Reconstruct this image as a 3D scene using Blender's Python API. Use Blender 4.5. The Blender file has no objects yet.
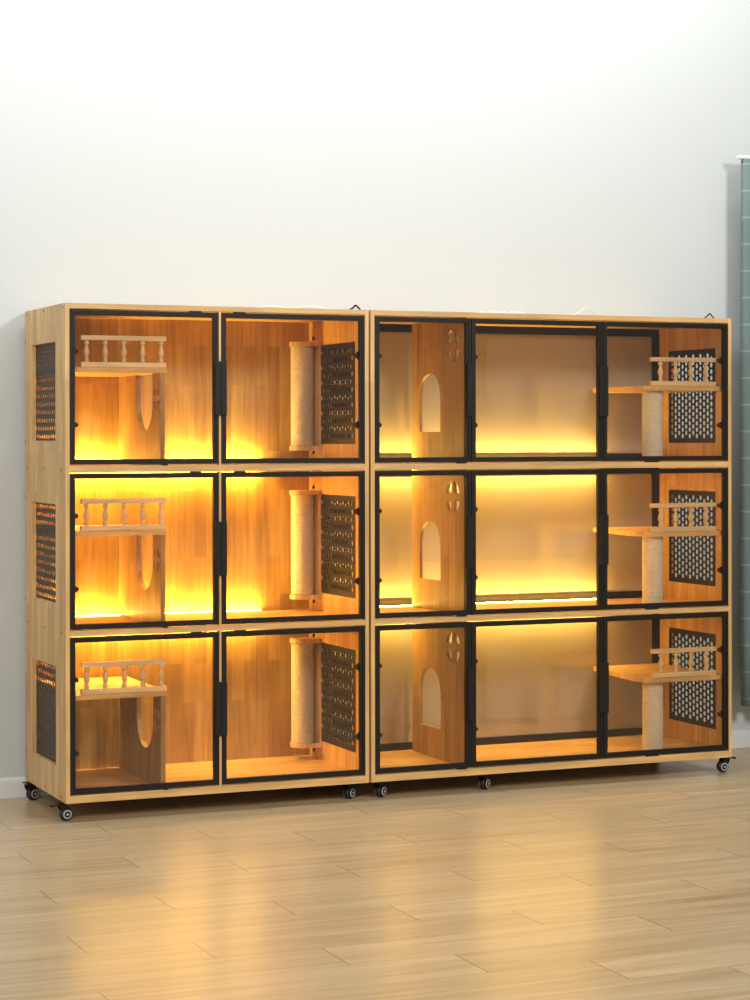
import bpy, bmesh, math, random
from mathutils import Vector, Matrix
random.seed(7)
SC = bpy.context.scene
COL = SC.collection
PI = math.pi
DZ = 0.07                      # cabinet bottoms stand this high on their casters

# ------------------------------------------------------------------ camera
cam = bpy.data.cameras.new('camera')
camo = bpy.data.objects.new('camera', cam)
COL.objects.link(camo)
cam.sensor_fit = 'VERTICAL'
cam.sensor_height = 36.0
cam.lens = 2133.28 / 1000.0 * 36.0
cam.shift_y = -0.0630
cam.clip_end = 100
camo.location = (-1.985, -7.4767, 1.316 + DZ)
YAW, ROLL = 0.4036, -0.0015
fw = Vector((math.sin(YAW), math.cos(YAW), 0)); rt = Vector((math.cos(YAW), -math.sin(YAW), 0)); up = Vector((0, 0, 1))
cr, sr = math.cos(ROLL), math.sin(ROLL)
rt2 = rt * cr + up * sr
up2 = up * cr - rt * sr
camo.matrix_world = Matrix.Translation(camo.location) @ Matrix((rt2, up2, -fw)).transposed().to_4x4()
SC.camera = camo

# ------------------------------------------------------------------ light
SC.view_settings.view_transform = 'Standard'
SC.view_settings.look = 'None'
SC.view_settings.gamma = 1.0
SC.view_settings.use_curve_mapping = False
SC.view_settings.exposure = 0.0
wd = bpy.data.worlds.new('world'); SC.world = wd; wd.use_nodes = True
bg = wd.node_tree.nodes['Background']
bg.inputs[0].default_value = (0.93, 0.96, 1.0, 1)
bg.inputs[1].default_value = 0.30

def area(name, loc, target, w, h, power, color=(1, 1, 1)):
    l = bpy.data.lights.new(name, 'AREA'); l.shape = 'RECTANGLE'; l.size = w; l.size_y = h
    l.energy = power; l.color = color
    o = bpy.data.objects.new(name, l); COL.objects.link(o)
    o.location = loc
    o.rotation_euler = (Vector(target) - Vector(loc)).to_track_quat('-Z', 'Y').to_euler()
    return o
area('key_light', (2.7, -5.8, 3.7), (1.4, 0.3, 1.1), 0.9, 0.9, 190, (1.0, 0.99, 0.96))  # unseen key lamp, placed by where the curtain shadow falls
area('front_fill', (-3.6, -6.5, 3.4), (1.2, 0.3, 0.9), 2.4, 1.6, 215, (1.0, 1.0, 0.98))  # unseen soft fill, added to brighten the cabinet fronts and left side
area('wall_wash', (1.0, -0.5, 4.6), (1.0, 0.62, 3.6), 4.5, 0.5, 112, (0.98, 1, 1))  # unseen wash lamp, added to whiten the wall towards its top
LED_COL = (1.0, 0.645, 0.125)
LED_POWER = 11.5                # watts per metre of strip

# ------------------------------------------------------------------ materials
def mat(name):
    m = bpy.data.materials.new(name); m.use_nodes = True
    nt = m.node_tree
    return m, nt, nt.nodes['Principled BSDF']
def N(nt, t, **k):
    n = nt.nodes.new(t)
    for a, v in k.items(): setattr(n, a, v)
    return n
def simple(name, col, rough=0.5, metal=0.0, spec=0.5, bump=0.0, bscale=200):
    m, nt, b = mat(name)
    b.inputs['Base Color'].default_value = (*col, 1); b.inputs['Roughness'].default_value = rough
    b.inputs['Metallic'].default_value = metal; b.inputs['Specular IOR Level'].default_value = spec
    tc = N(nt, 'ShaderNodeTexCoord'); no = N(nt, 'ShaderNodeTexNoise'); no.inputs['Scale'].default_value = bscale
    nt.links.new(tc.outputs['Object'], no.inputs['Vector'])
    if bump:
        bp = N(nt, 'ShaderNodeBump'); bp.inputs['Strength'].default_value = bump; bp.inputs['Distance'].default_value = 0.002
        nt.links.new(no.outputs['Fac'], bp.inputs['Height']); nt.links.new(bp.outputs['Normal'], b.inputs['Normal'])
    else:
        mr = N(nt, 'ShaderNodeMapRange'); mr.inputs['To Min'].default_value = rough * 0.9; mr.inputs['To Max'].default_value = min(1, rough * 1.1)
        nt.links.new(no.outputs['Fac'], mr.inputs['Value']); nt.links.new(mr.outputs['Result'], b.inputs['Roughness'])
    return m
def wood(name, axes, c1=(0.64, 0.375, 0.13), c2=(0.83, 0.54, 0.22), strip=0.052, length=0.42, rough=0.42):
    """finger-jointed rubberwood: strips run along axes[0], are stacked along axes[1]"""
    m, nt, b = mat(name); L = nt.links
    tc = N(nt, 'ShaderNodeTexCoord'); sp = N(nt, 'ShaderNodeSeparateXYZ'); cb = N(nt, 'ShaderNodeCombineXYZ')
    L.new(tc.outputs['Object'], sp.inputs[0])
    L.new(sp.outputs[axes[0]], cb.inputs[0]); L.new(sp.outputs[axes[1]], cb.inputs[1])
    br = N(nt, 'ShaderNodeTexBrick')
    br.inputs['Scale'].default_value = 1.0; br.inputs['Brick Width'].default_value = length
    br.inputs['Row Height'].default_value = strip; br.inputs['Mortar Size'].default_value = 0.0
    br.offset = 0.37; br.inputs['Color1'].default_value = (*c1, 1); br.inputs['Color2'].default_value = (*c2, 1)
    L.new(cb.outputs[0], br.inputs['Vector'])
    cb3 = N(nt, 'ShaderNodeCombineXYZ')
    def mul(out, f):
        q = N(nt, 'ShaderNodeMath', operation='MULTIPLY'); q.inputs[1].default_value = f; L.new(out, q.inputs[0]); return q.outputs[0]
    L.new(mul(sp.outputs[axes[0]], 3.5), cb3.inputs[0]); L.new(mul(sp.outputs[axes[1]], 55), cb3.inputs[1])
    rest = [a for a in ('X', 'Y', 'Z') if a not in axes][0]
    L.new(mul(sp.outputs[rest], 55), cb3.inputs[2])
    no = N(nt, 'ShaderNodeTexNoise'); no.inputs['Scale'].default_value = 1.0; no.inputs['Detail'].default_value = 5; no.inputs['Distortion'].default_value = 0.6
    L.new(cb3.outputs[0], no.inputs['Vector'])
    mr = N(nt, 'ShaderNodeMapRange'); mr.inputs['From Min'].default_value = 0.3; mr.inputs['From Max'].default_value = 0.7
    mr.inputs['To Min'].default_value = 0.72; mr.inputs['To Max'].default_value = 1.12
    L.new(no.outputs['Fac'], mr.inputs['Value'])
    hs = N(nt, 'ShaderNodeHueSaturation'); L.new(br.outputs['Color'], hs.inputs['Color']); L.new(mr.outputs['Result'], hs.inputs['Value'])
    L.new(hs.outputs['Color'], b.inputs['Base Color'])
    b.inputs['Roughness'].default_value = rough
    bp = N(nt, 'ShaderNodeBump'); bp.inputs['Strength'].default_value = 0.08; bp.inputs['Distance'].default_value = 0.001
    L.new(no.outputs['Fac'], bp.inputs['Height']); L.new(bp.outputs['Normal'], b.inputs['Normal'])
    return m
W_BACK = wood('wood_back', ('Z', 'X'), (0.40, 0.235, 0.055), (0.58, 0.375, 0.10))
W_SIDE = wood('wood_side', ('Z', 'Y'))
W_PART_SHADED = wood('wood_partition_shaded', ('Z', 'Y'), (0.33, 0.185, 0.06), (0.48, 0.295, 0.105))  # same wood as the sides, darkened to put interior shade into the colour
W_FLAT = wood('wood_flat', ('X', 'Y'))
W_RAIL = wood('wood_rail', ('X', 'Y'), (0.74, 0.54, 0.29), (0.84, 0.64, 0.37), rough=0.4)
W_TURN = wood('wood_turned', ('Z', 'Y'), (0.72, 0.51, 0.27), (0.78, 0.57, 0.32), rough=0.4)
BLACK = simple('black_metal', (0.012, 0.009, 0.006), 0.5, spec=0.25)
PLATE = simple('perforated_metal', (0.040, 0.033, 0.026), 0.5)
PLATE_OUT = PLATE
PLATE = simple('perforated_metal_shaded', (0.014, 0.011, 0.009), 0.5, spec=0.3)  # same plate metal, darkened in colour to stand for the shaded interior
STEEL = simple('steel', (0.55, 0.55, 0.55), 0.3, 1.0)
PALE = simple('pale_plastic', (0.45, 0.44, 0.40), 0.45)
RUBBER = simple('black_rubber', (0.010, 0.010, 0.010), 0.5)
WHITEP = simple('white_plastic', (0.80, 0.79, 0.76), 0.5, bump=0.3, bscale=60)
WRAP = simple('wrap_plastic', (0.62, 0.60, 0.54), 0.3, bump=0.3, bscale=60)
SCREW = simple('screw_metal', (0.10, 0.07, 0.05), 0.5, 0.5)

def glass(name, tint):
    m = bpy.data.materials.new(name); m.use_nodes = True; nt = m.node_tree; nt.nodes.clear(); L = nt.links
    out = N(nt, 'ShaderNodeOutputMaterial'); mx = N(nt, 'ShaderNodeMixShader'); tr = N(nt, 'ShaderNodeBsdfTransparent'); gl = N(nt, 'ShaderNodeBsdfGlossy')
    fr = N(nt, 'ShaderNodeFresnel'); fr.inputs['IOR'].default_value = 1.45
    mu = N(nt, 'ShaderNodeMath', operation='MULTIPLY'); mu.inputs[1].default_value = 0.85
    tr.inputs[0].default_value = (*tint, 1); gl.inputs['Roughness'].default_value = 0.0; gl.inputs[0].default_value = (1, 1, 1, 1)
    L.new(fr.outputs[0], mu.inputs[0]); L.new(mu.outputs[0], mx.inputs[0]); L.new(tr.outputs[0], mx.inputs[1]); L.new(gl.outputs[0], mx.inputs[2]); L.new(mx.outputs[0], out.inputs[0])
    return m
GLASS = glass('clear_glass', (0.955, 0.915, 0.86))

def frosted(name):
    m, nt, b = mat(name); L = nt.links
    b.inputs['Base Color'].default_value = (0.54, 0.50, 0.42, 1); b.inputs['Roughness'].default_value = 0.03
    b.inputs['Coat Weight'].default_value = 1.0; b.inputs['Coat IOR'].default_value = 2.2; b.inputs['Coat Roughness'].default_value = 0.02
    b.inputs['Specular IOR Level'].default_value = 0.5
    tr = N(nt, 'ShaderNodeBsdfTranslucent'); tr.inputs[0].default_value = (0.75, 0.72, 0.66, 1)
    mx = N(nt, 'ShaderNodeMixShader'); mx.inputs[0].default_value = 0.30
    out = nt.nodes['Material Output']
    L.new(b.outputs[0], mx.inputs[1]); L.new(tr.outputs[0], mx.inputs[2]); L.new(mx.outputs[0], out.inputs[0])
    return m
FROST = frosted('milky_glass')  # glass given a milky body in place of the glowing wall behind it

def emis(name, col, s):
    m, nt, b = mat(name)
    b.inputs['Base Color'].default_value = (*col, 1)
    b.inputs['Emission Color'].default_value = (*col, 1); b.inputs['Emission Strength'].default_value = s
    return m
LEDM = emis('led_diffuser', (1.0, 0.62, 0.2), 4.0)

def rope():
    m, nt, b = mat('sisal_rope'); L = nt.links
    tc = N(nt, 'ShaderNodeTexCoord'); wv = N(nt, 'ShaderNodeTexWave', wave_type='BANDS', bands_direction='Z')
    wv.inputs['Scale'].default_value = 48; wv.inputs['Distortion'].default_value = 3.0; wv.inputs['Detail'].default_value = 1
    wv.inputs['Detail Scale'].default_value = 12
    L.new(tc.outputs['Object'], wv.inputs['Vector'])
    no = N(nt, 'ShaderNodeTexNoise'); no.inputs['Scale'].default_value = 110; L.new(tc.outputs['Object'], no.inputs['Vector'])
    ad = N(nt, 'ShaderNodeMath', operation='ADD'); L.new(wv.outputs['Fac'], ad.inputs[0]); L.new(no.outputs['Fac'], ad.inputs[1])
    cr_ = N(nt, 'ShaderNodeValToRGB'); cr_.color_ramp.elements[0].position = 0.25; cr_.color_ramp.elements[1].position = 1.0
    cr_.color_ramp.elements[0].color = (0.62, 0.51, 0.34, 1); cr_.color_ramp.elements[1].color = (0.95, 0.90, 0.76, 1)
    L.new(ad.outputs[0], cr_.inputs[0]); L.new(cr_.outputs[0], b.inputs['Base Color'])
    b.inputs['Roughness'].default_value = 0.9
    bp = N(nt, 'ShaderNodeBump'); bp.inputs['Strength'].default_value = 0.7; bp.inputs['Distance'].default_value = 0.005
    L.new(ad.outputs[0], bp.inputs['Height']); L.new(bp.outputs['Normal'], b.inputs['Normal'])
    return m
ROPE = rope()

def wall_mat():
    m, nt, b = mat('wall_paint'); L = nt.links
    tc = N(nt, 'ShaderNodeTexCoord'); no = N(nt, 'ShaderNodeTexNoise'); no.inputs['Scale'].default_value = 90; no.inputs['Detail'].default_value = 4
    L.new(tc.outputs['Object'], no.inputs['Vector'])
    b.inputs['Base Color'].default_value = (0.585, 0.612, 0.605, 1); b.inputs['Roughness'].default_value = 0.75
    bp = N(nt, 'ShaderNodeBump'); bp.inputs['Strength'].default_value = 0.04; bp.inputs['Distance'].default_value = 0.002
    L.new(no.outputs['Fac'], bp.inputs['Height']); L.new(bp.outputs['Normal'], b.inputs['Normal'])
    return m
WALL = wall_mat()
BASEB = simple('baseboard_paint', (0.78, 0.77, 0.74), 0.4)

def floor_mat():
    """laminate planks along X, 0.205 m wide, end joints stepping 0.68 m per row"""
    m, nt, b = mat('laminate_floor'); L = nt.links
    tc = N(nt, 'ShaderNodeTexCoord'); sp = N(nt, 'ShaderNodeSeparateXYZ'); L.new(tc.outputs['Object'], sp.inputs[0])
    def M(op, a, bb=None):
        q = N(nt, 'ShaderNodeMath', operation=op)
        for i, v in enumerate((a, bb)):
            if v is None: continue
            if isinstance(v, (int, float)): q.inputs[i].default_value = v
            else: L.new(v, q.inputs[i])
        return q.outputs[0]
    r = M('DIVIDE', M('SUBTRACT', sp.outputs['Y'], 0.15375), 0.205)
    row = M('FLOOR', r); fy = M('FRACT', r)
    xs = M('DIVIDE', M('SUBTRACT', M('SUBTRACT', sp.outputs['X'], FX0), M('MULTIPLY', row, 0.68)), 0.98)
    colm = M('FLOOR', xs); fx = M('FRACT', xs)
    ids = N(nt, 'ShaderNodeCombineXYZ'); L.new(row, ids.inputs[0]); L.new(colm, ids.inputs[1])
    wn = N(nt, 'ShaderNodeTexWhiteNoise', noise_dimensions='3D'); L.new(ids.outputs[0], wn.inputs['Vector'])
    g = N(nt, 'ShaderNodeCombineXYZ')
    L.new(M('ADD', M('MULTIPLY', sp.outputs['X'], 1.6), M('MULTIPLY', wn.outputs['Value'], 40)), g.inputs[0]); L.new(M('MULTIPLY', sp.outputs['Y'], 26), g.inputs[1])
    no = N(nt, 'ShaderNodeTexNoise'); no.inputs['Scale'].default_value = 1; no.inputs['Detail'].default_value = 6; no.inputs['Distortion'].default_value = 0.8
    L.new(g.outputs[0], no.inputs['Vector'])
    rp = N(nt, 'ShaderNodeValToRGB'); e = rp.color_ramp.elements
    e[0].position = 0.22; e[0].color = (0.40, 0.275, 0.14, 1); e[1].position = 0.72; e[1].color = (0.60, 0.47, 0.285, 1)
    x = rp.color_ramp.elements.new(0.48); x.color = (0.52, 0.385, 0.215, 1)
    L.new(no.outputs['Fac'], rp.inputs[0])
    hs = N(nt, 'ShaderNodeHueSaturation'); L.new(rp.outputs[0], hs.inputs['Color'])
    mr = N(nt, 'ShaderNodeMapRange'); mr.inputs['To Min'].default_value = 0.93; mr.inputs['To Max'].default_value = 1.05
    L.new(wn.outputs['Value'], mr.inputs['Value']); L.new(mr.outputs['Result'], hs.inputs['Value'])
    # end joints dark, long seams faint
    j = M('MAXIMUM', M('LESS_THAN', fx, 0.0045), 0.0)
    s = M('LESS_THAN', fy, 0.022)
    f = M('ADD', M('MULTIPLY', j, 0.6), M('MULTIPLY', s, 0.08))
    mx = N(nt, 'ShaderNodeMix', data_type='RGBA'); L.new(f, mx.inputs[0]); L.new(hs.outputs['Color'], mx.inputs[6]); mx.inputs[7].default_value = (0.07, 0.045, 0.03, 1)
    L.new(mx.outputs[2], b.inputs['Base Color'])
    rr = N(nt, 'ShaderNodeMapRange'); rr.inputs['To Min'].default_value = 0.29; rr.inputs['To Max'].default_value = 0.35
    L.new(no.outputs['Fac'], rr.inputs['Value']); L.new(rr.outputs['Result'], b.inputs['Roughness'])
    b.inputs['Specular IOR Level'].default_value = 0.5
    b.inputs['Coat Weight'].default_value = 0.15; b.inputs['Coat Roughness'].default_value = 0.18
    return m
FX0 = 0.47
FLOOR = floor_mat()

def curtain_mat():
    m, nt, b = mat('curtain_fabric'); L = nt.links
    tc = N(nt, 'ShaderNodeTexCoord'); sp = N(nt, 'ShaderNodeSeparateXYZ'); L.new(tc.outputs['Object'], sp.inputs[0])
    d = N(nt, 'ShaderNodeMath', operation='DIVIDE'); L.new(sp.outputs['Z'], d.inputs[0]); d.inputs[1].default_value = 0.117
    fr = N(nt, 'ShaderNodeMath', operation='FRACT'); L.new(d.outputs[0], fr.inputs[0])
    lt = N(nt, 'ShaderNodeMath', operation='LESS_THAN'); L.new(fr.outputs[0], lt.inputs[0]); lt.inputs[1].default_value = 0.07
    no = N(nt, 'ShaderNodeTexNoise'); no.inputs['Scale'].default_value = 400; L.new(tc.outputs['Object'], no.inputs['Vector'])
    mr = N(nt, 'ShaderNodeMapRange'); mr.inputs['To Min'].default_value = 0.1; mr.inputs['To Max'].default_value = 0.6; L.new(no.outputs['Fac'], mr.inputs['Value'])
    mu = N(nt, 'ShaderNodeMath', operation='MULTIPLY'); L.new(lt.outputs[0], mu.inputs[0]); L.new(mr.outputs['Result'], mu.inputs[1])
    mx = N(nt, 'ShaderNodeMix', data_type='RGBA'); L.new(mu.outputs[0], mx.inputs[0])
    mx.inputs[6].default_value = (0.15, 0.215, 0.205, 1); mx.inputs[7].default_value = (0.42, 0.50, 0.46, 1)
    L.new(mx.outputs[2], b.inputs['Base Color']); b.inputs['Roughness'].default_value = 0.85
    bp = N(nt, 'ShaderNodeBump'); bp.inputs['Strength'].default_value = 0.2; bp.inputs['Distance'].default_value = 0.001
    L.new(no.outputs['Fac'], bp.inputs['Height']); L.new(bp.outputs['Normal'], b.inputs['Normal'])
    return m
CURT = curtain_mat()

# ------------------------------------------------------------------ mesh helpers
class MB:
    def __init__(s): s.bm = bmesh.new()
    def box(s, x0, x1, y0, y1, z0, z1, bev=0.0):
        g = bmesh.ops.create_cube(s.bm, size=1)['verts']
        for v in g: v.co = Vector(((x0 + x1) / 2 + v.co.x * (x1 - x0), (y0 + y1) / 2 + v.co.y * (y1 - y0), (z0 + z1) / 2 + v.co.z * (z1 - z0)))
        if bev:
            es = list({e for v in g for e in v.link_edges})
            bmesh.ops.bevel(s.bm, geom=es, offset=bev, segments=2, affect='EDGES', profile=0.6)
        return s
    def prism(s, pts, axis, a0, a1, bev=0.0):
        """closed outline pts (u,v) extruded along axis from a0 to a1; u,v are the other two axes in x,y,z order"""
        def P(u, v, a): return {'x': (a, u, v), 'y': (u, a, v), 'z': (u, v, a)}[axis]
        A = [s.bm.verts.new(P(u, v, a0)) for u, v in pts]; B = [s.bm.verts.new(P(u, v, a1)) for u, v in pts]
        n = len(pts); fs = [s.bm.faces.new(A[::-1]), s.bm.faces.new(B)]
        for i in range(n): fs.append(s.bm.faces.new((A[i], A[(i + 1) % n], B[(i + 1) % n], B[i])))
        bmesh.ops.recalc_face_normals(s.bm, faces=fs)
        if bev: bmesh.ops.bevel(s.bm, geom=list(fs[0].edges) + list(fs[1].edges), offset=bev, segments=2, affect='EDGES')
        return s
    def lathe(s, prof, c, n=20, M=None, ax='z'):
        """profile (r, h) turned about an axis through c"""
        rings = []
        for r, h in prof:
            ring = []
            for k in range(n):
                a = 2 * PI * k / n
                p = {'z': Vector((r * math.cos(a), r * math.sin(a), h)), 'y': Vector((r * math.cos(a), h, r * math.sin(a))), 'x': Vector((h, r * math.cos(a), r * math.sin(a)))}[ax]
                if M: p = M @ p
                ring.append(s.bm.verts.new(p + Vector(c)))
            rings.append(ring)
        fs = []
        for a, b in zip(rings, rings[1:]):
            for k in range(n): fs.append(s.bm.faces.new((a[k], a[(k + 1) % n], b[(k + 1) % n], b[k])))
        fs.append(s.bm.faces.new(rings[0][::-1])); fs.append(s.bm.faces.new(rings[-1]))
        bmesh.ops.recalc_face_normals(s.bm, faces=fs)
        for f in fs[:-2]: f.smooth = True
        return s
    def tube(s, pts, r, n=8):
        pts = [Vector(p) for p in pts]; rings = []
        for i, p in enumerate(pts):
            d = (pts[min(i + 1, len(pts) - 1)] - pts[max(i - 1, 0)]).normalized()
            q = d.to_track_quat('Z', 'Y')
            rings.append([s.bm.verts.new(p + q @ Vector((r * math.cos(2 * PI * k / n), r * math.sin(2 * PI * k / n), 0))) for k in range(n)])
        fs = []
        for a, b in zip(rings, rings[1:]):
            for k in range(n): fs.append(s.bm.faces.new((a[k], a[(k + 1) % n], b[(k + 1) % n], b[k])))
        fs.append(s.bm.faces.new(rings[0][::-1])); fs.append(s.bm.faces.new(rings[-1]))
        bmesh.ops.recalc_face_normals(s.bm, faces=fs)
        for f in fs: f.smooth = True
        return s
    def slab(s, axis, a0, a1, U, V, holes):
        """slab perpendicular to axis over U x V with rectangular openings (u0,u1,v0,v1)"""
        us = sorted(set(U) | {h[i] for h in holes for i in (0, 1)}); vs = sorted(set(V) | {h[i] for h in holes for i in (2, 3)})
        def P(u, v, a): return {'x': (a, u, v), 'y': (u, a, v), 'z': (u, v, a)}[axis]
        g = {}
        def vert(i, j, k):
            if (i, j, k) not in g: g[(i, j, k)] = s.bm.verts.new(P(us[i], vs[j], (a0, a1)[k]))
            return g[(i, j, k)]
        def solid(i, j):
            if i < 0 or j < 0 or i >= len(us) - 1 or j >= len(vs) - 1: return False
            u, v = (us[i] + us[i + 1]) / 2, (vs[j] + vs[j + 1]) / 2
            return not any(h[0] < u < h[1] and h[2] < v < h[3] for h in holes)
        fs = []
        for i in range(len(us) - 1):
            for j in range(len(vs) - 1):
                if not solid(i, j): continue
                for k in (0, 1): fs.append(s.bm.faces.new([vert(i, j, k), vert(i + 1, j, k), vert(i + 1, j + 1, k), vert(i, j + 1, k)]))
                for (di, dj, p, q) in ((-1, 0, (i, j), (i, j + 1)), (1, 0, (i + 1, j), (i + 1, j + 1)), (0, -1, (i, j), (i + 1, j)), (0, 1, (i, j + 1), (i + 1, j + 1))):
                    if not solid(i + di, j + dj): fs.append(s.bm.faces.new([vert(*p, 0), vert(*q, 0), vert(*q, 1), vert(*p, 1)]))
        bmesh.ops.recalc_face_normals(s.bm, faces=fs)
        return s
    def build(s, name, m, parent=None, top=False, label=None):
        me = bpy.data.meshes.new(name); s.bm.to_mesh(me); s.bm.free(); me.materials.append(m)
        o = bpy.data.objects.new(name, me); COL.objects.link(o)
        if parent is not None:
            o.parent = parent
            if parent.type == 'EMPTY': o.location = (0, 0, DZ)
        if label: o['label'] = label
        return o
def tag(o, label, cat, group=None):
    o['label'] = label; o['category'] = cat
    if group: o['group'] = group
    return o
def struct(o): o['kind'] = 'structure'; return o

def perforated(x0, x1, y0, y1, z0, z1, ny, nz, r, stagger_col=True, rz=None):
    """thin plate perpendicular to X with a lattice of round-ended holes"""
    mb = MB(); bm = mb.bm; rz = rz or r
    my = 0.014; mz = 0.016
    Y0, Y1, Z0, Z1 = y0 + my, y1 - my, z0 + mz, z1 - mz
    def quad(a, b, c, d):
        for x in (x0, x1): bm.faces.new([bm.verts.new((x, *p)) for p in (a, b, c, d)])
    def cell(a0, a1, b0, b1):
        cy, cz = (a0 + a1) / 2, (b0 + b1) / 2
        C = [(a1, b1), (a0, b1), (a0, b0), (a1, b0)]
        H = [(cy + r * math.cos(math.radians(45 + 30 * k)), cz + rz * math.sin(math.radians(45 + 30 * k))) for k in range(12)]
        hv = [[bm.verts.new((x, *h)) for h in H] for x in (x0, x1)]
        for q, x in enumerate((x0, x1)):
            cv = [bm.verts.new((x, *c)) for c in C]
            for i in range(4):
                bm.faces.new([cv[i], cv[(i + 1) % 4]] + [hv[q][(3 * i + 3 - t) % 12] for t in range(4)])
        for k in range(12): bm.faces.new((hv[0][k], hv[0][(k + 1) % 12], hv[1][(k + 1) % 12], hv[1][k]))
    if stagger_col:
        w = (Y1 - Y0) / ny; h = (Z1 - Z0) / (nz + 0.5)
        for c in range(ny):
            a0, a1 = Y0 + c * w, Y0 + (c + 1) * w; off = (h / 2) * (c % 2)
            for k in range(nz): cell(a0, a1, Z0 + off + k * h, Z0 + off + (k + 1) * h)
            if c % 2: quad((a0, Z0), (a1, Z0), (a1, Z0 + off), (a0, Z0 + off))
            else: quad((a0, Z1 - h / 2), (a1, Z1 - h / 2), (a1, Z1), (a0, Z1))
    else:
        w = (Y1 - Y0) / (ny + 0.5); h = (Z1 - Z0) / nz
        for k in range(nz):
            b0, b1 = Z0 + k * h, Z0 + (k + 1) * h; off = (w / 2) * (k % 2)
            for c in range(ny): cell(Y0 + off + c * w, Y0 + off + (c + 1) * w, b0, b1)
            if k % 2: quad((Y0, b0), (Y0 + off, b0), (Y0 + off, b1), (Y0, b1))
            else: quad((Y1 - w / 2, b0), (Y1, b0), (Y1, b1), (Y1 - w / 2, b1))
    quad((y0, z0), (y1, z0), (y1, Z0), (y0, Z0)); quad((y0, Z1), (y1, Z1), (y1, z1), (y0, z1))
    quad((y0, Z0), (Y0, Z0), (Y0, Z1), (y0, Z1)); quad((Y1, Z0), (y1, Z0), (y1, Z1), (Y1, Z1))
    for a, b in (((y0, z0), (y1, z0)), ((y1, z0), (y1, z1)), ((y1, z1), (y0, z1)), ((y0, z1), (y0, z0))):
        bm.faces.new([bm.verts.new(p) for p in ((x0, *a), (x0, *b), (x1, *b), (x1, *a))])
    bmesh.ops.remove_doubles(bm, verts=bm.verts, dist=1e-5)
    bmesh.ops.recalc_face_normals(bm, faces=bm.faces)
    return mb

# ------------------------------------------------------------------ setting
struct(MB().box(-9, 13, -14, 0.627, -0.05, 0.0).build('floor', FLOOR))
struct(MB().box(-9, 13, 0.627, 0.80, -0.05, 4.2).build('wall_back', WALL))
b_ = MB(); b_.prism([(0.613, 0.0005), (0.613, 0.066), (0.6155, 0.074), (0.621, 0.078), (0.6268, 0.078), (0.6268, 0.0005)], 'x', -9, 13)
struct(b_.build('baseboard_back', BASEB))

# ------------------------------------------------------------------ cabinets
F = [1.214, 0.620, 0.028]      # tier floors, top tier first
CE = [1.780, 1.190, 0.600]     # tier ceilings
T = 0.0155
D = 0.600

def root(name, x, label, cat):
    o = bpy.data.objects.new(name, None); COL.objects.link(o); o.location = (x, 0, 0); o.empty_display_size = 0.1
    return tag(o, label, cat)

def carcass(R, W, holes_l, holes_r):
    H = lambda y0, y1, za, zb: [(y0, y1, f + za, f + zb) for f in F]
    MB().slab('x', 0, T, (0, D), (0, 1.8), H(*holes_l)).build('side_panel', W_SIDE, R)
    MB().slab('x', W - T, W, (0, D), (0, 1.8), H(*holes_r)).build('side_panel', W_SIDE, R)
    MB().box(T, W - T, 0, D, 1.780, 1.8, .001).build('top_panel', W_FLAT, R)
    MB().box(T, W - T, 0, D, 0, 0.028, .001).build('bottom_panel', W_FLAT, R)
    for z0, z1 in ((1.190, 1.214), (0.600, 0.620)):
        MB().box(T, W - T, 0, 0.574, z0, z1, .001).build('shelf_board', W_FLAT, R)

def led(R, x0, x1, y=0.561, k=1.0):
    for z0, z1 in ((1.190, 1.214), (0.600, 0.620)):
        for z, d in ((z1, 1), (z0, -1)):
            s = MB().box(x0, x1, y - .005, y + .005, min(z, z + d * 0.004), max(z, z + d * 0.004)).build('light_strip', LEDM, R, label='glowing warm yellow light strip')
            l = bpy.data.lights.new('strip_glow', 'AREA'); l.shape = 'RECTANGLE'; l.size = x1 - x0; l.size_y = 0.012
            l.energy = LED_POWER * k * (x1 - x0); l.color = LED_COL
            o = bpy.data.objects.new('strip_glow', l); COL.objects.link(o); o.parent = s
            o.location = ((x0 + x1) / 2, y, z + d * 0.0055)
            if d > 0: o.rotation_euler = (PI, 0, 0)
            o.visible_camera = True

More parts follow.
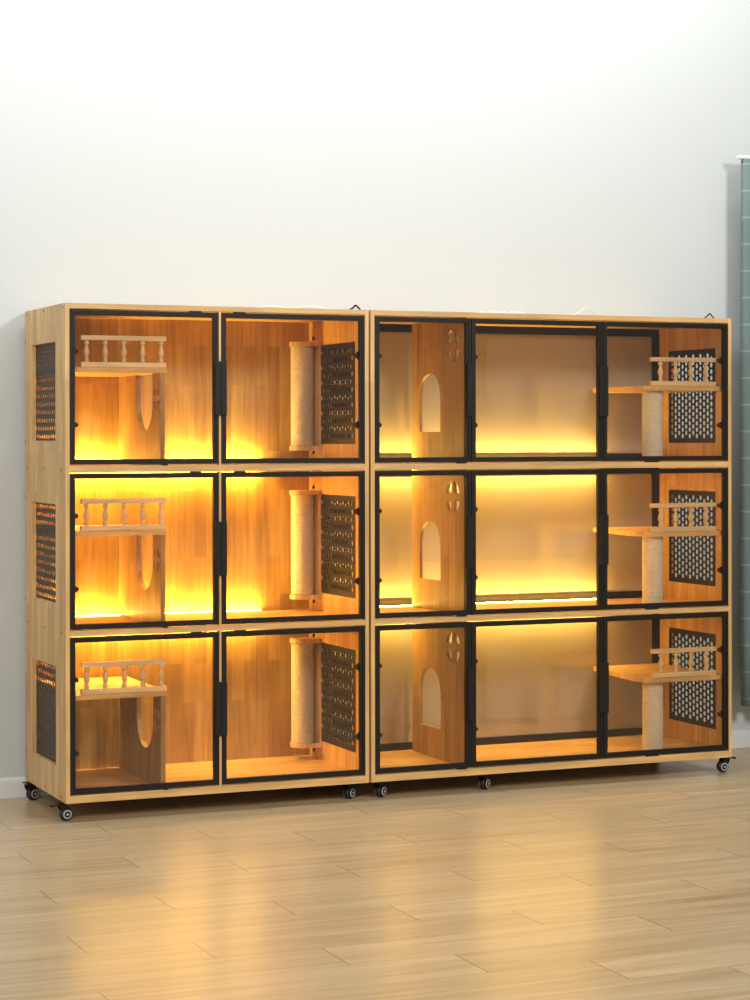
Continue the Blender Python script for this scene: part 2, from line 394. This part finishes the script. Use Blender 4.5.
def door(R, x0, x1, z0, z1, hinge, catch_top, catch_bottom, reach=.003):
    fr = 0.019
    m = MB().slab('y', 0.0, 0.018, (x0, x1), (z0, z1), [(x0 + fr, x1 - fr, z0 + fr, z1 - fr)])
    # outer lip: raised rim round the frame
    m.slab('y', -0.003, 0.0, (x0, x1), (z0, z1), [(x0 + 0.010, x1 - 0.010, z0 + 0.010, z1 - 0.010)])
    d = m.build('door', BLACK, R)
    MB().box(x0 + fr - .004, x1 - fr + .004, 0.0075, 0.0105, z0 + fr - .004, z1 - fr + .004).build('glass_pane', GLASS, d, label='clear glass pane')
    zc = (z0 + z1) / 2
    hw = 0.020
    if hinge == 'l': a, b = x1 - hw + .003, x1 + reach
    else: a, b = x0 - reach, x0 + hw - .003
    hm = MB().box(a, b, -0.014, -0.010, zc - 0.10, zc + 0.10, .001)
    if hinge == 'l': hm.box(a, a + .004, -0.010, -0.003, zc - .10, zc + .10)
    else: hm.box(b - .004, b, -0.010, -0.003, zc - .10, zc + .10)
    hm.build('handle', BLACK, d)
    sg = 1 if hinge == 'l' else -1
    xi = x0 + fr if hinge == 'l' else x1 - fr
    for zz in (z0 + 0.144, z0 + 0.409):
        h = MB().lathe([(0.004, 0.0182), (0.009, 0.0195), (0.009, 0.026), (0.004, 0.028)], (xi + sg * 0.009, 0, zz), 14, ax='y')
        h.prism([(xi + sg * 0.009, zz - 0.008), (xi - sg * 0.013, zz - 0.024), (xi - sg * 0.013, zz + 0.024), (xi + sg * 0.009, zz + 0.008)], 'y', 0.0185, 0.0235)
        h.build('hinge', BLACK, d)
    for c, z, s in ((catch_top, z1, 1), (catch_bottom, z0, -1)):
        if c:
            MB().box(c[0], c[1], -0.0045, 0.006, min(z, z + s * .0045), max(z, z + s * .0045)).build('door_catch', BLACK, d)
    return d

def baluster_prof():
    return [(.0075, 0), (.0075, .004), (.0055, .006), (.0075, .010), (.0075, .013), (.0045, .017), (.0045, .020), (.0075, .026), (.0092, .034), (.0085, .042), (.0060, .052), (.0045, .060), (.0045, .064), (.0080, .068), (.0080, .073), (.0060, .076), (.0060, .0802)]

def guard_rail(R, x0, x1, y, z, xs):
    g = MB().box(x0, x1, y - .010, y + .010, z, z + .019, .002).box(x0, x1, y - .010, y + .010, z + .0985, z + .116, .002).build('guard_rail', W_RAIL, R)
    for x in xs:
        MB().lathe([(r * 1.22, h * (.0795 / .0802)) for r, h in baluster_prof()], (x, y, z + .019), 16).build('baluster', W_TURN, g)

def arch(cy, hw, z0, ztop, zs, flip=False):
    """outline: square foot at z0, straight to zs, elliptical crown to ztop"""
    pts = [(cy + hw, z0)]
    for k in range(0, 17):
        a = PI * k / 16
        c_, s_ = math.cos(a), math.sin(a); pts.append((cy + hw * math.copysign(abs(c_) ** 0.80, c_), zs + (ztop - zs) * s_ ** 0.80))
    pts.append((cy - hw, z0))
    return pts

def cut_panel(x0, x1, outer, holes):
    """panel perpendicular to X with shaped openings: triangle fill between loops, both faces and the rims"""
    bm = bmesh.new()
    loops = [outer] + holes
    E = []; V = []
    for lp in loops:
        vs = [bm.verts.new((x0, *p)) for p in lp]; V.append(vs)
        for i in range(len(vs)): E.append(bm.edges.new((vs[i], vs[(i + 1) % len(vs)])))
    bmesh.ops.triangle_fill(bm, use_beauty=True, use_dissolve=False, edges=E)
    # drop faces that fell inside an opening
    def inside(p, lp):
        c = False; n = len(lp)
        for i in range(n):
            (a, b), (d, e) = lp[i], lp[(i + 1) % n]
            if (b > p[1]) != (e > p[1]) and p[0] < (d - a) * (p[1] - b) / (e - b) + a: c = not c
        return c
    bad = [f for f in bm.faces if any(inside((f.calc_center_median().y, f.calc_center_median().z), h) for h in holes)]
    bmesh.ops.delete(bm, geom=bad, context='FACES_ONLY')
    src = list(bm.faces)
    r = bmesh.ops.extrude_face_region(bm, geom=src)
    nv = [g for g in r['geom'] if isinstance(g, bmesh.types.BMVert)]
    for v in nv: v.co.x = x1
    bmesh.ops.recalc_face_normals(bm, faces=bm.faces)
    mb = MB(); mb.bm.free(); mb.bm = bm
    return mb

def petals(cy, cz, r, flip=1):
    """four openings set in a ring like a flower badge"""
    out = []
    for a0, a1, rin in ((14, 84, 0.25), (97, 168, 0.35), (194, 263, 0.28), (278, 340, 0.40)):
        pts = []
        n = 8
        for k in range(n + 1):
            a = math.radians(a0 + (a1 - a0) * k / n); pts.append((cy + r * math.cos(a), cz + flip * r * math.sin(a)))
        for k in range(1, n):
            t = 1 - k / n; a = math.radians(a0 + (a1 - a0) * t); rr = r * (1 - (1 - rin) * math.sin(PI * t) ** 0.8)
            pts.append((cy + rr * math.cos(a), cz + flip * rr * math.sin(a)))
        out.append(pts)
    return out

def caster(R, x, y, yaw, brake):
    """swivel caster: plate, fork, twin disc wheel and brake tab; heights are relative to the cabinet bottom"""
    M = Matrix.Rotation(yaw, 3, 'Z')
    def tr(mb):
        for v in mb.bm.verts: v.co = M @ v.co + Vector((x, y, 0))
        return mb
    m = MB().box(-.024, .024, -.020, .020, -.004, -.0005, .001)
    m.lathe([(.013, -.012), (.015, -.010), (.015, -.004)], (0, 0, 0), 16)
    for s in (-1, 1):
        a, b = (s * .0125, s * .0150)
        m.prism([(-.020, -.010), (.014, -.010), (.022, -.036), (.018, -.048), (.004, -.046), (-.012, -.030)], 'y', min(a, b), max(a, b))
    m.box(-.020, .014, -.0125, .0125, -.013, -.009)
    if brake: m.box(-.044, -.016, -.008, .008, -.014, -.010, .001).box(-.050, -.040, -.010, .010, -.017, -.010, .001)
    c = tr(m).build('caster', BLACK, R)
    wc = (.010, 0, -.0455)
    tr(MB().lathe([(.012, -.0105), (.0235, -.0095), (.0243, -.006), (.0243, .006), (.0235, .0095), (.012, .0105)], wc, 28, ax='y')).build('wheel', RUBBER, c)
    for s in (-1, 1):
        h = MB().lathe([(.0165, 0), (.0165, .0012), (.0115, .0012), (.0115, 0.0004)], (0, 0, 0), 24, ax='y')
        for v in h.bm.verts: v.co = Vector((v.co.x + wc[0], s * (.0154 + v.co.y), v.co.z + wc[2]))
        
        tr(h).build('wheel_ring', PALE, c, label='pale ring round the hub')
        tr(MB().lathe([(.0118, s * .0100), (.0118, s * .0172), (.010, s * .0180)], wc, 20, ax='y')).build('wheel_hub', RUBBER, c)
        tr(MB().lathe([(.0042, s * .0178), (.0042, s * .0192)], wc, 12, ax='y')).build('axle_cap', PALE, c, label='pale axle cap')

# ---- left cabinet, 1.182 wide, two doors per tier
WL = 1.182
A = root('cat_cabinet', 0.0, 'two-column wooden cat cabinet with scratching posts and a solid wood back, standing on the left', 'cabinet')
carcass(A, WL, (0.14, 0.49, 0.090, 0.452), (0.14, 0.44, 0.090, 0.452))
for f, c in zip(F, CE):
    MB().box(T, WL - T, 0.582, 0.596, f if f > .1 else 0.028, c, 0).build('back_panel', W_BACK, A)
for z0, z1 in ((1.190, 1.214), (0.600, 0.620)):
    MB().box(T, WL - T, 0.582, 0.596, z0, z1, 0).build('back_rail', W_FLAT, A)
led(A, 0.03, 0.95)
for f, c in zip(F, CE):
    MB().box(0.5805, 0.5895, 0.0, 0.020, f, c, 0).build('door_stile', W_SIDE, A)
    zt = c - 0.004; zb = f + 0.004
    door(A, 0.0165, 0.5795, zb, zt, 'l', (0.469, 0.512), (0.365, 0.382), .0048)
    door(A, 0.5905, 1.1650, zb, zt, 'r', (0.640, 0.684), None, .0048)
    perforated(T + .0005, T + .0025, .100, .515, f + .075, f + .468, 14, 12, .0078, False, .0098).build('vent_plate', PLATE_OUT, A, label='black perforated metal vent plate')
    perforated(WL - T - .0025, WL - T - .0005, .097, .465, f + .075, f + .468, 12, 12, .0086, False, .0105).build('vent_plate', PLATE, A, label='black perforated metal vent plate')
    # perch: shelf, rail and holed upright
    zs = f + 0.338
    MB().box(0.021, 0.392, 0.030, 0.560, zs, zs + 0.018, .0015).build('perch_shelf', W_FLAT, A)
    guard_rail(A, 0.068, 0.390, 0.046, zs + .0185, [0.090 + .0705 * k for k in range(5)])
    o_ = [(0.032, f + .0005), (0.572, f + .0005), (0.572, zs - .0005)]
    cy, hw = 0.232, 0.103
    u = [(cy + hw, zs - .0005)]
    for k in range(0, 17):
        a = PI * k / 16; u.append((cy + hw * math.cos(a), f + 0.235 - 0.112 * math.sin(a)))
    u.append((cy - hw, zs - .0005))
    o_ += u + [(0.032, zs - .0005)]
    cut_panel(0.365, 0.383, o_, petals(0.0820, f + 0.245, 0.044, -1)).build('perch_upright', W_PART_SHADED, A)
    # scratching post in the back corner
    q = MB().box(WL - T - .0105, WL - T - .0005, 0.445, 0.555, f + .048, f + .483, .001)
    for za in (f + .048, f + .464):
        cx, cyp, r = 1.104, 0.500, 0.051
        pts = [(1.1555, cyp - r)] + [(cx - r * math.sin(PI * k / 16), cyp - r * math.cos(PI * k / 16)) for k in range(17)] + [(1.1555, cyp + r)]
        q.prism(pts, 'z', za, za + .019, .001)
    pb = q.build('post_bracket', W_TURN, A)
    prof = []
    n = 64; z0, z1 = f + .0675, f + .4635
    for k in range(n * 4 + 1):
        h = z0 + (z1 - z0) * k / (n * 4); prof.append((.0450 + .0007 * abs(math.sin(PI * k / 4)), h))
    MB().lathe(prof, (1.104, 0.500, 0), 32).build('sisal_column', ROPE, pb, label='sisal rope wrapped column')
    for z in (f + .040, f + .4955):
        MB().lathe([(.004, -.006), (.005, -.004), (.005, .005), (.004, .007)], (1.135, .455, z), 10).build('bolt', BLACK, pb)
# brass coloured screws along the left side panel
for y, z in [(0.04, 1.786), (0.31, 1.787), (0.56, 1.787), (.30, 1.2), (.06, 1.2), (.56, 1.2), (.30, .61), (.06, .61), (.56, .61), (.06, .018), (.30, .018), (.56, .018)] + [(.588, z) for z in (1.68, 1.30, 1.09, .70, .50, .12)]:
    MB().lathe([(.0042, -.0012), (.0036, 0), (.0036, .002)], (0.0, y, z), 10, ax='x').build('screw', SCREW, A)
for x, y, yaw, br in ((.006, .060, PI + .15, False), (.004, .540, .35, False), (1.125, .075, .55, True), (1.13, .54, .4, False)):
    caster(A, x, y, yaw if not (x < .05 and y < .1) else .1, (x < .05 and y < .1))

# ---- right cabinet, 1.607 wide, three doors per tier
XR = 1.191; WR = 1.607
B = root('cat_cabinet', XR, 'wider three-column wooden cat cabinet with arched partitions and glass back, standing on the right', 'cabinet')
carcass(B, WR, (0.14, 0.44, 0.090, 0.452), (0.108, 0.452, 0.084, 0.462))
led(B, 0.03, 1.30, 0.515, 0.60)
for f, c in zip(F, CE):
    zt = c - 0.004; zb = f + 0.004
    door(B, 0.0170, 0.4215, zb, zt, 'l', None, (.36, .40))
    d2 = door(B, 0.4245, 1.0045, zb, zt, 'l', None, None)
    door(B, 1.0075, 1.5900, zb, zt, 'r', None, (1.20, 1.26))
    # framed glass back
    bf = MB().slab('y', 0.546, 0.566, (T, WR - T), (f, c), [(T + .032, WR - T - .034, f + .030, c - .032)]).build('back_frame', BLACK, B)
    MB().box(T + .028, WR - T - .030, 0.554, 0.558, f + .026, c - .028).build('back_pane', FROST, bf, label='glass back pane made milky to carry the strip glow')
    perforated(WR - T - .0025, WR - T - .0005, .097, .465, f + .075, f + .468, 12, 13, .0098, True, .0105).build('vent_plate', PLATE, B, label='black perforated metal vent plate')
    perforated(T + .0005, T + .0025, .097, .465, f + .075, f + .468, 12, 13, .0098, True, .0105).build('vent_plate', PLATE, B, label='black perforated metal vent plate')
    # full height partition with an arched way through and a badge of four cut petals
    xp = 1.600 - XR
    o_ = [(0.024, f + .0005), (0.518, f + .0005), (0.518, c - .0005), (0.024, c - .0005)]
    cut_panel(xp - .006, xp + .006, o_, [arch(0.342, 0.100, f + .122, f + .356, f + .240)] + petals(0.126, f + .460, 0.064)).build('partition', W_PART_SHADED, B)
    # perch with rail, carried by a sisal post
    zs = f + 0.289
    pts = [(2.790 - XR - T - .0115 + .0, .030), (2.772 - XR, .536), (2.470 - XR, .536), (2.440 - XR, .520), (2.402 - XR, .10), (2.418 - XR, .062), (2.452 - XR, .036), (2.47 - XR, .030)]
    pts[0] = (2.772 - XR, .030)
    MB().prism(pts, 'z', zs, zs + .019, .0015).build('perch_shelf', W_FLAT, B)
    guard_rail(B, 2.444 - XR, 2.748 - XR, 0.046, zs + .0195, [2.490 - XR + .0712 * k for k in range(4)])
    prof = []; n = 56; z0, z1 = f + .0005, zs - .0005
    for k in range(n * 4 + 1):
        prof.append((.0420 + .0007 * abs(math.sin(PI * k / 4)), z0 + (z1 - z0) * k / (n * 4)))
    MB().lathe(prof, (2.484 - XR, .100, 0), 32).build('sisal_column', ROPE, B, label='pale sisal rope column')
for x, y, yaw, br in ((.058, .060, .6, False), (.503, .060, .6, False), (1.610, .060, 0.0, True), (.058, .54, .4, False), (1.55, .54, .4, False)):
    caster(B, x, y, yaw if not br else PI, br)

# ------------------------------------------------------------------ curtain on its rail
def curtain():
    m = MB(); bm = m.bm
    n = 220; zs_ = [0.205, 0.5, 0.9, 1.4, 1.9, 2.3, 2.60]
    X0, X1 = 3.160, 4.30
    rows = []
    for z in zs_:
        row = []
        for i in range(n + 1):
            t = i / n; x = X0 + (X1 - X0) * t
            a = 0.034 * (1 - 0.25 * (z / 2.5)) 
            ph = 2 * PI * t * 13 + 0.9 + 0.25 * math.sin(9 * t + z)
            y = 0.490 + a * math.cos(ph) + 0.008 * math.sin(31 * t + z * 1.3)
            xx = x + 0.012 * math.sin(2 * ph)
            row.append(bm.verts.new((xx, y, z)))
        rows.append(row)
    for a, b in zip(rows, rows[1:]):
        for i in range(n):
            f = bm.faces.new((a[i], a[i + 1], b[i + 1], b[i])); f.smooth = True
    o = m.build('curtain', CURT)
    s = o.modifiers.new('thick', 'SOLIDIFY'); s.thickness = 0.002
    return o
cu = curtain()
tag(cu, 'grey-green curtain with pale woven dashes hanging at the right end of the wall', 'curtain')
rail = MB().box(3.15, 4.32, 0.475, 0.510, 2.602, 2.618, .002).box(3.4, 3.43, .48, .627, 2.619, 2.63).box(4.1, 4.13, .48, .627, 2.619, 2.63).build('curtain_rail', WHITEP)
tag(rail, 'slim white rail carrying the grey-green curtain', 'curtain rail')

# ------------------------------------------------------------------ loose things on the cabinet tops
ZT = 1.8 + DZ
def cable(name, pts, r, m, label, cat='cable', group=None):
    cv = []
    P_ = [Vector(p) for p in pts]
    P_ = [P_[0]] + P_ + [P_[-1]]
    for i in range(1, len(P_) - 2):
        for k in range(8):
            t = k / 8
            p0, p1, p2, p3 = P_[i - 1], P_[i], P_[i + 1], P_[i + 2]
            cv.append(0.5 * ((2 * p1) + (p2 - p0) * t + (2 * p0 - 5 * p1 + 4 * p2 - p3) * t * t + (3 * p1 - p0 - 3 * p2 + p3) * t ** 3))
    cv.append(P_[-1])
    o = MB().tube(cv, r).build(name, m)
    return tag(o, label, cat, group)
def crumple():
    m = MB(); bm = m.bm; rnd = random.Random(3)
    nx, ny = 34, 8; top = []
    for j in range(ny + 1):
        row = []
        for i in range(nx + 1):
            e = min(i, nx - i, j * 2, (ny - j) * 2) / 3; e = min(1, e)
            row.append(bm.verts.new((1.690 + .225 * i / nx, .10 + .06 * j / ny, ZT + .0015 + e * (.008 + .008 * rnd.random()))))
        top.append(row)
    for j in range(ny):
        for i in range(nx): bm.faces.new((top[j][i], top[j][i + 1], top[j + 1][i + 1], top[j + 1][i]))
    bmesh.ops.extrude_face_region(bm, geom=list(bm.faces))
    for v in list(bm.verts)[(nx + 1) * (ny + 1):]: v.co.z = ZT + .0008
    bmesh.ops.recalc_face_normals(bm, faces=bm.faces)
    return m
tag(crumple().build('plastic_wrap', WRAP), 'white crumpled plastic strip lying on top of the three-column cabinet', 'plastic wrap')
cable('cable', [(2.09, .10, ZT + .003), (2.13, .09, ZT + .010), (2.165, .085, ZT + .033), (2.20, .09, ZT + .020), (2.25, .12, ZT + .004), (2.31, .18, ZT + .003)], .0022, WHITEP, 'white looped cable on the three-column cabinet, right of the plastic strip')
cable('cable', [(1.135, .075, ZT + .004), (1.146, .07, ZT + .010), (1.156, .066, ZT + .020), (1.166, .064, ZT + .012), (1.174, .062, ZT + .004)], .0035, BLACK, 'short black cable arching up on top of the two-column cabinet near its right end')
cable('cable', [(2.715, .075, ZT + .0035), (2.727, .07, ZT + .012), (2.737, .066, ZT + .022), (2.746, .064, ZT + .012), (2.755, .062, ZT + .0035)], .0028, BLACK, 'short black cable arching up on the far right end of the three-column cabinet')
cable('cable', [(.76, .10, ZT + .0035), (.82, .08, ZT + .010), (.90, .09, ZT + .0045), (.97, .07, ZT + .012), (1.05, .09, ZT + .0045), (1.09, .14, ZT + .0035)], .0028, WHITEP, 'white cable lying loosely along the top of the two-column cabinet')
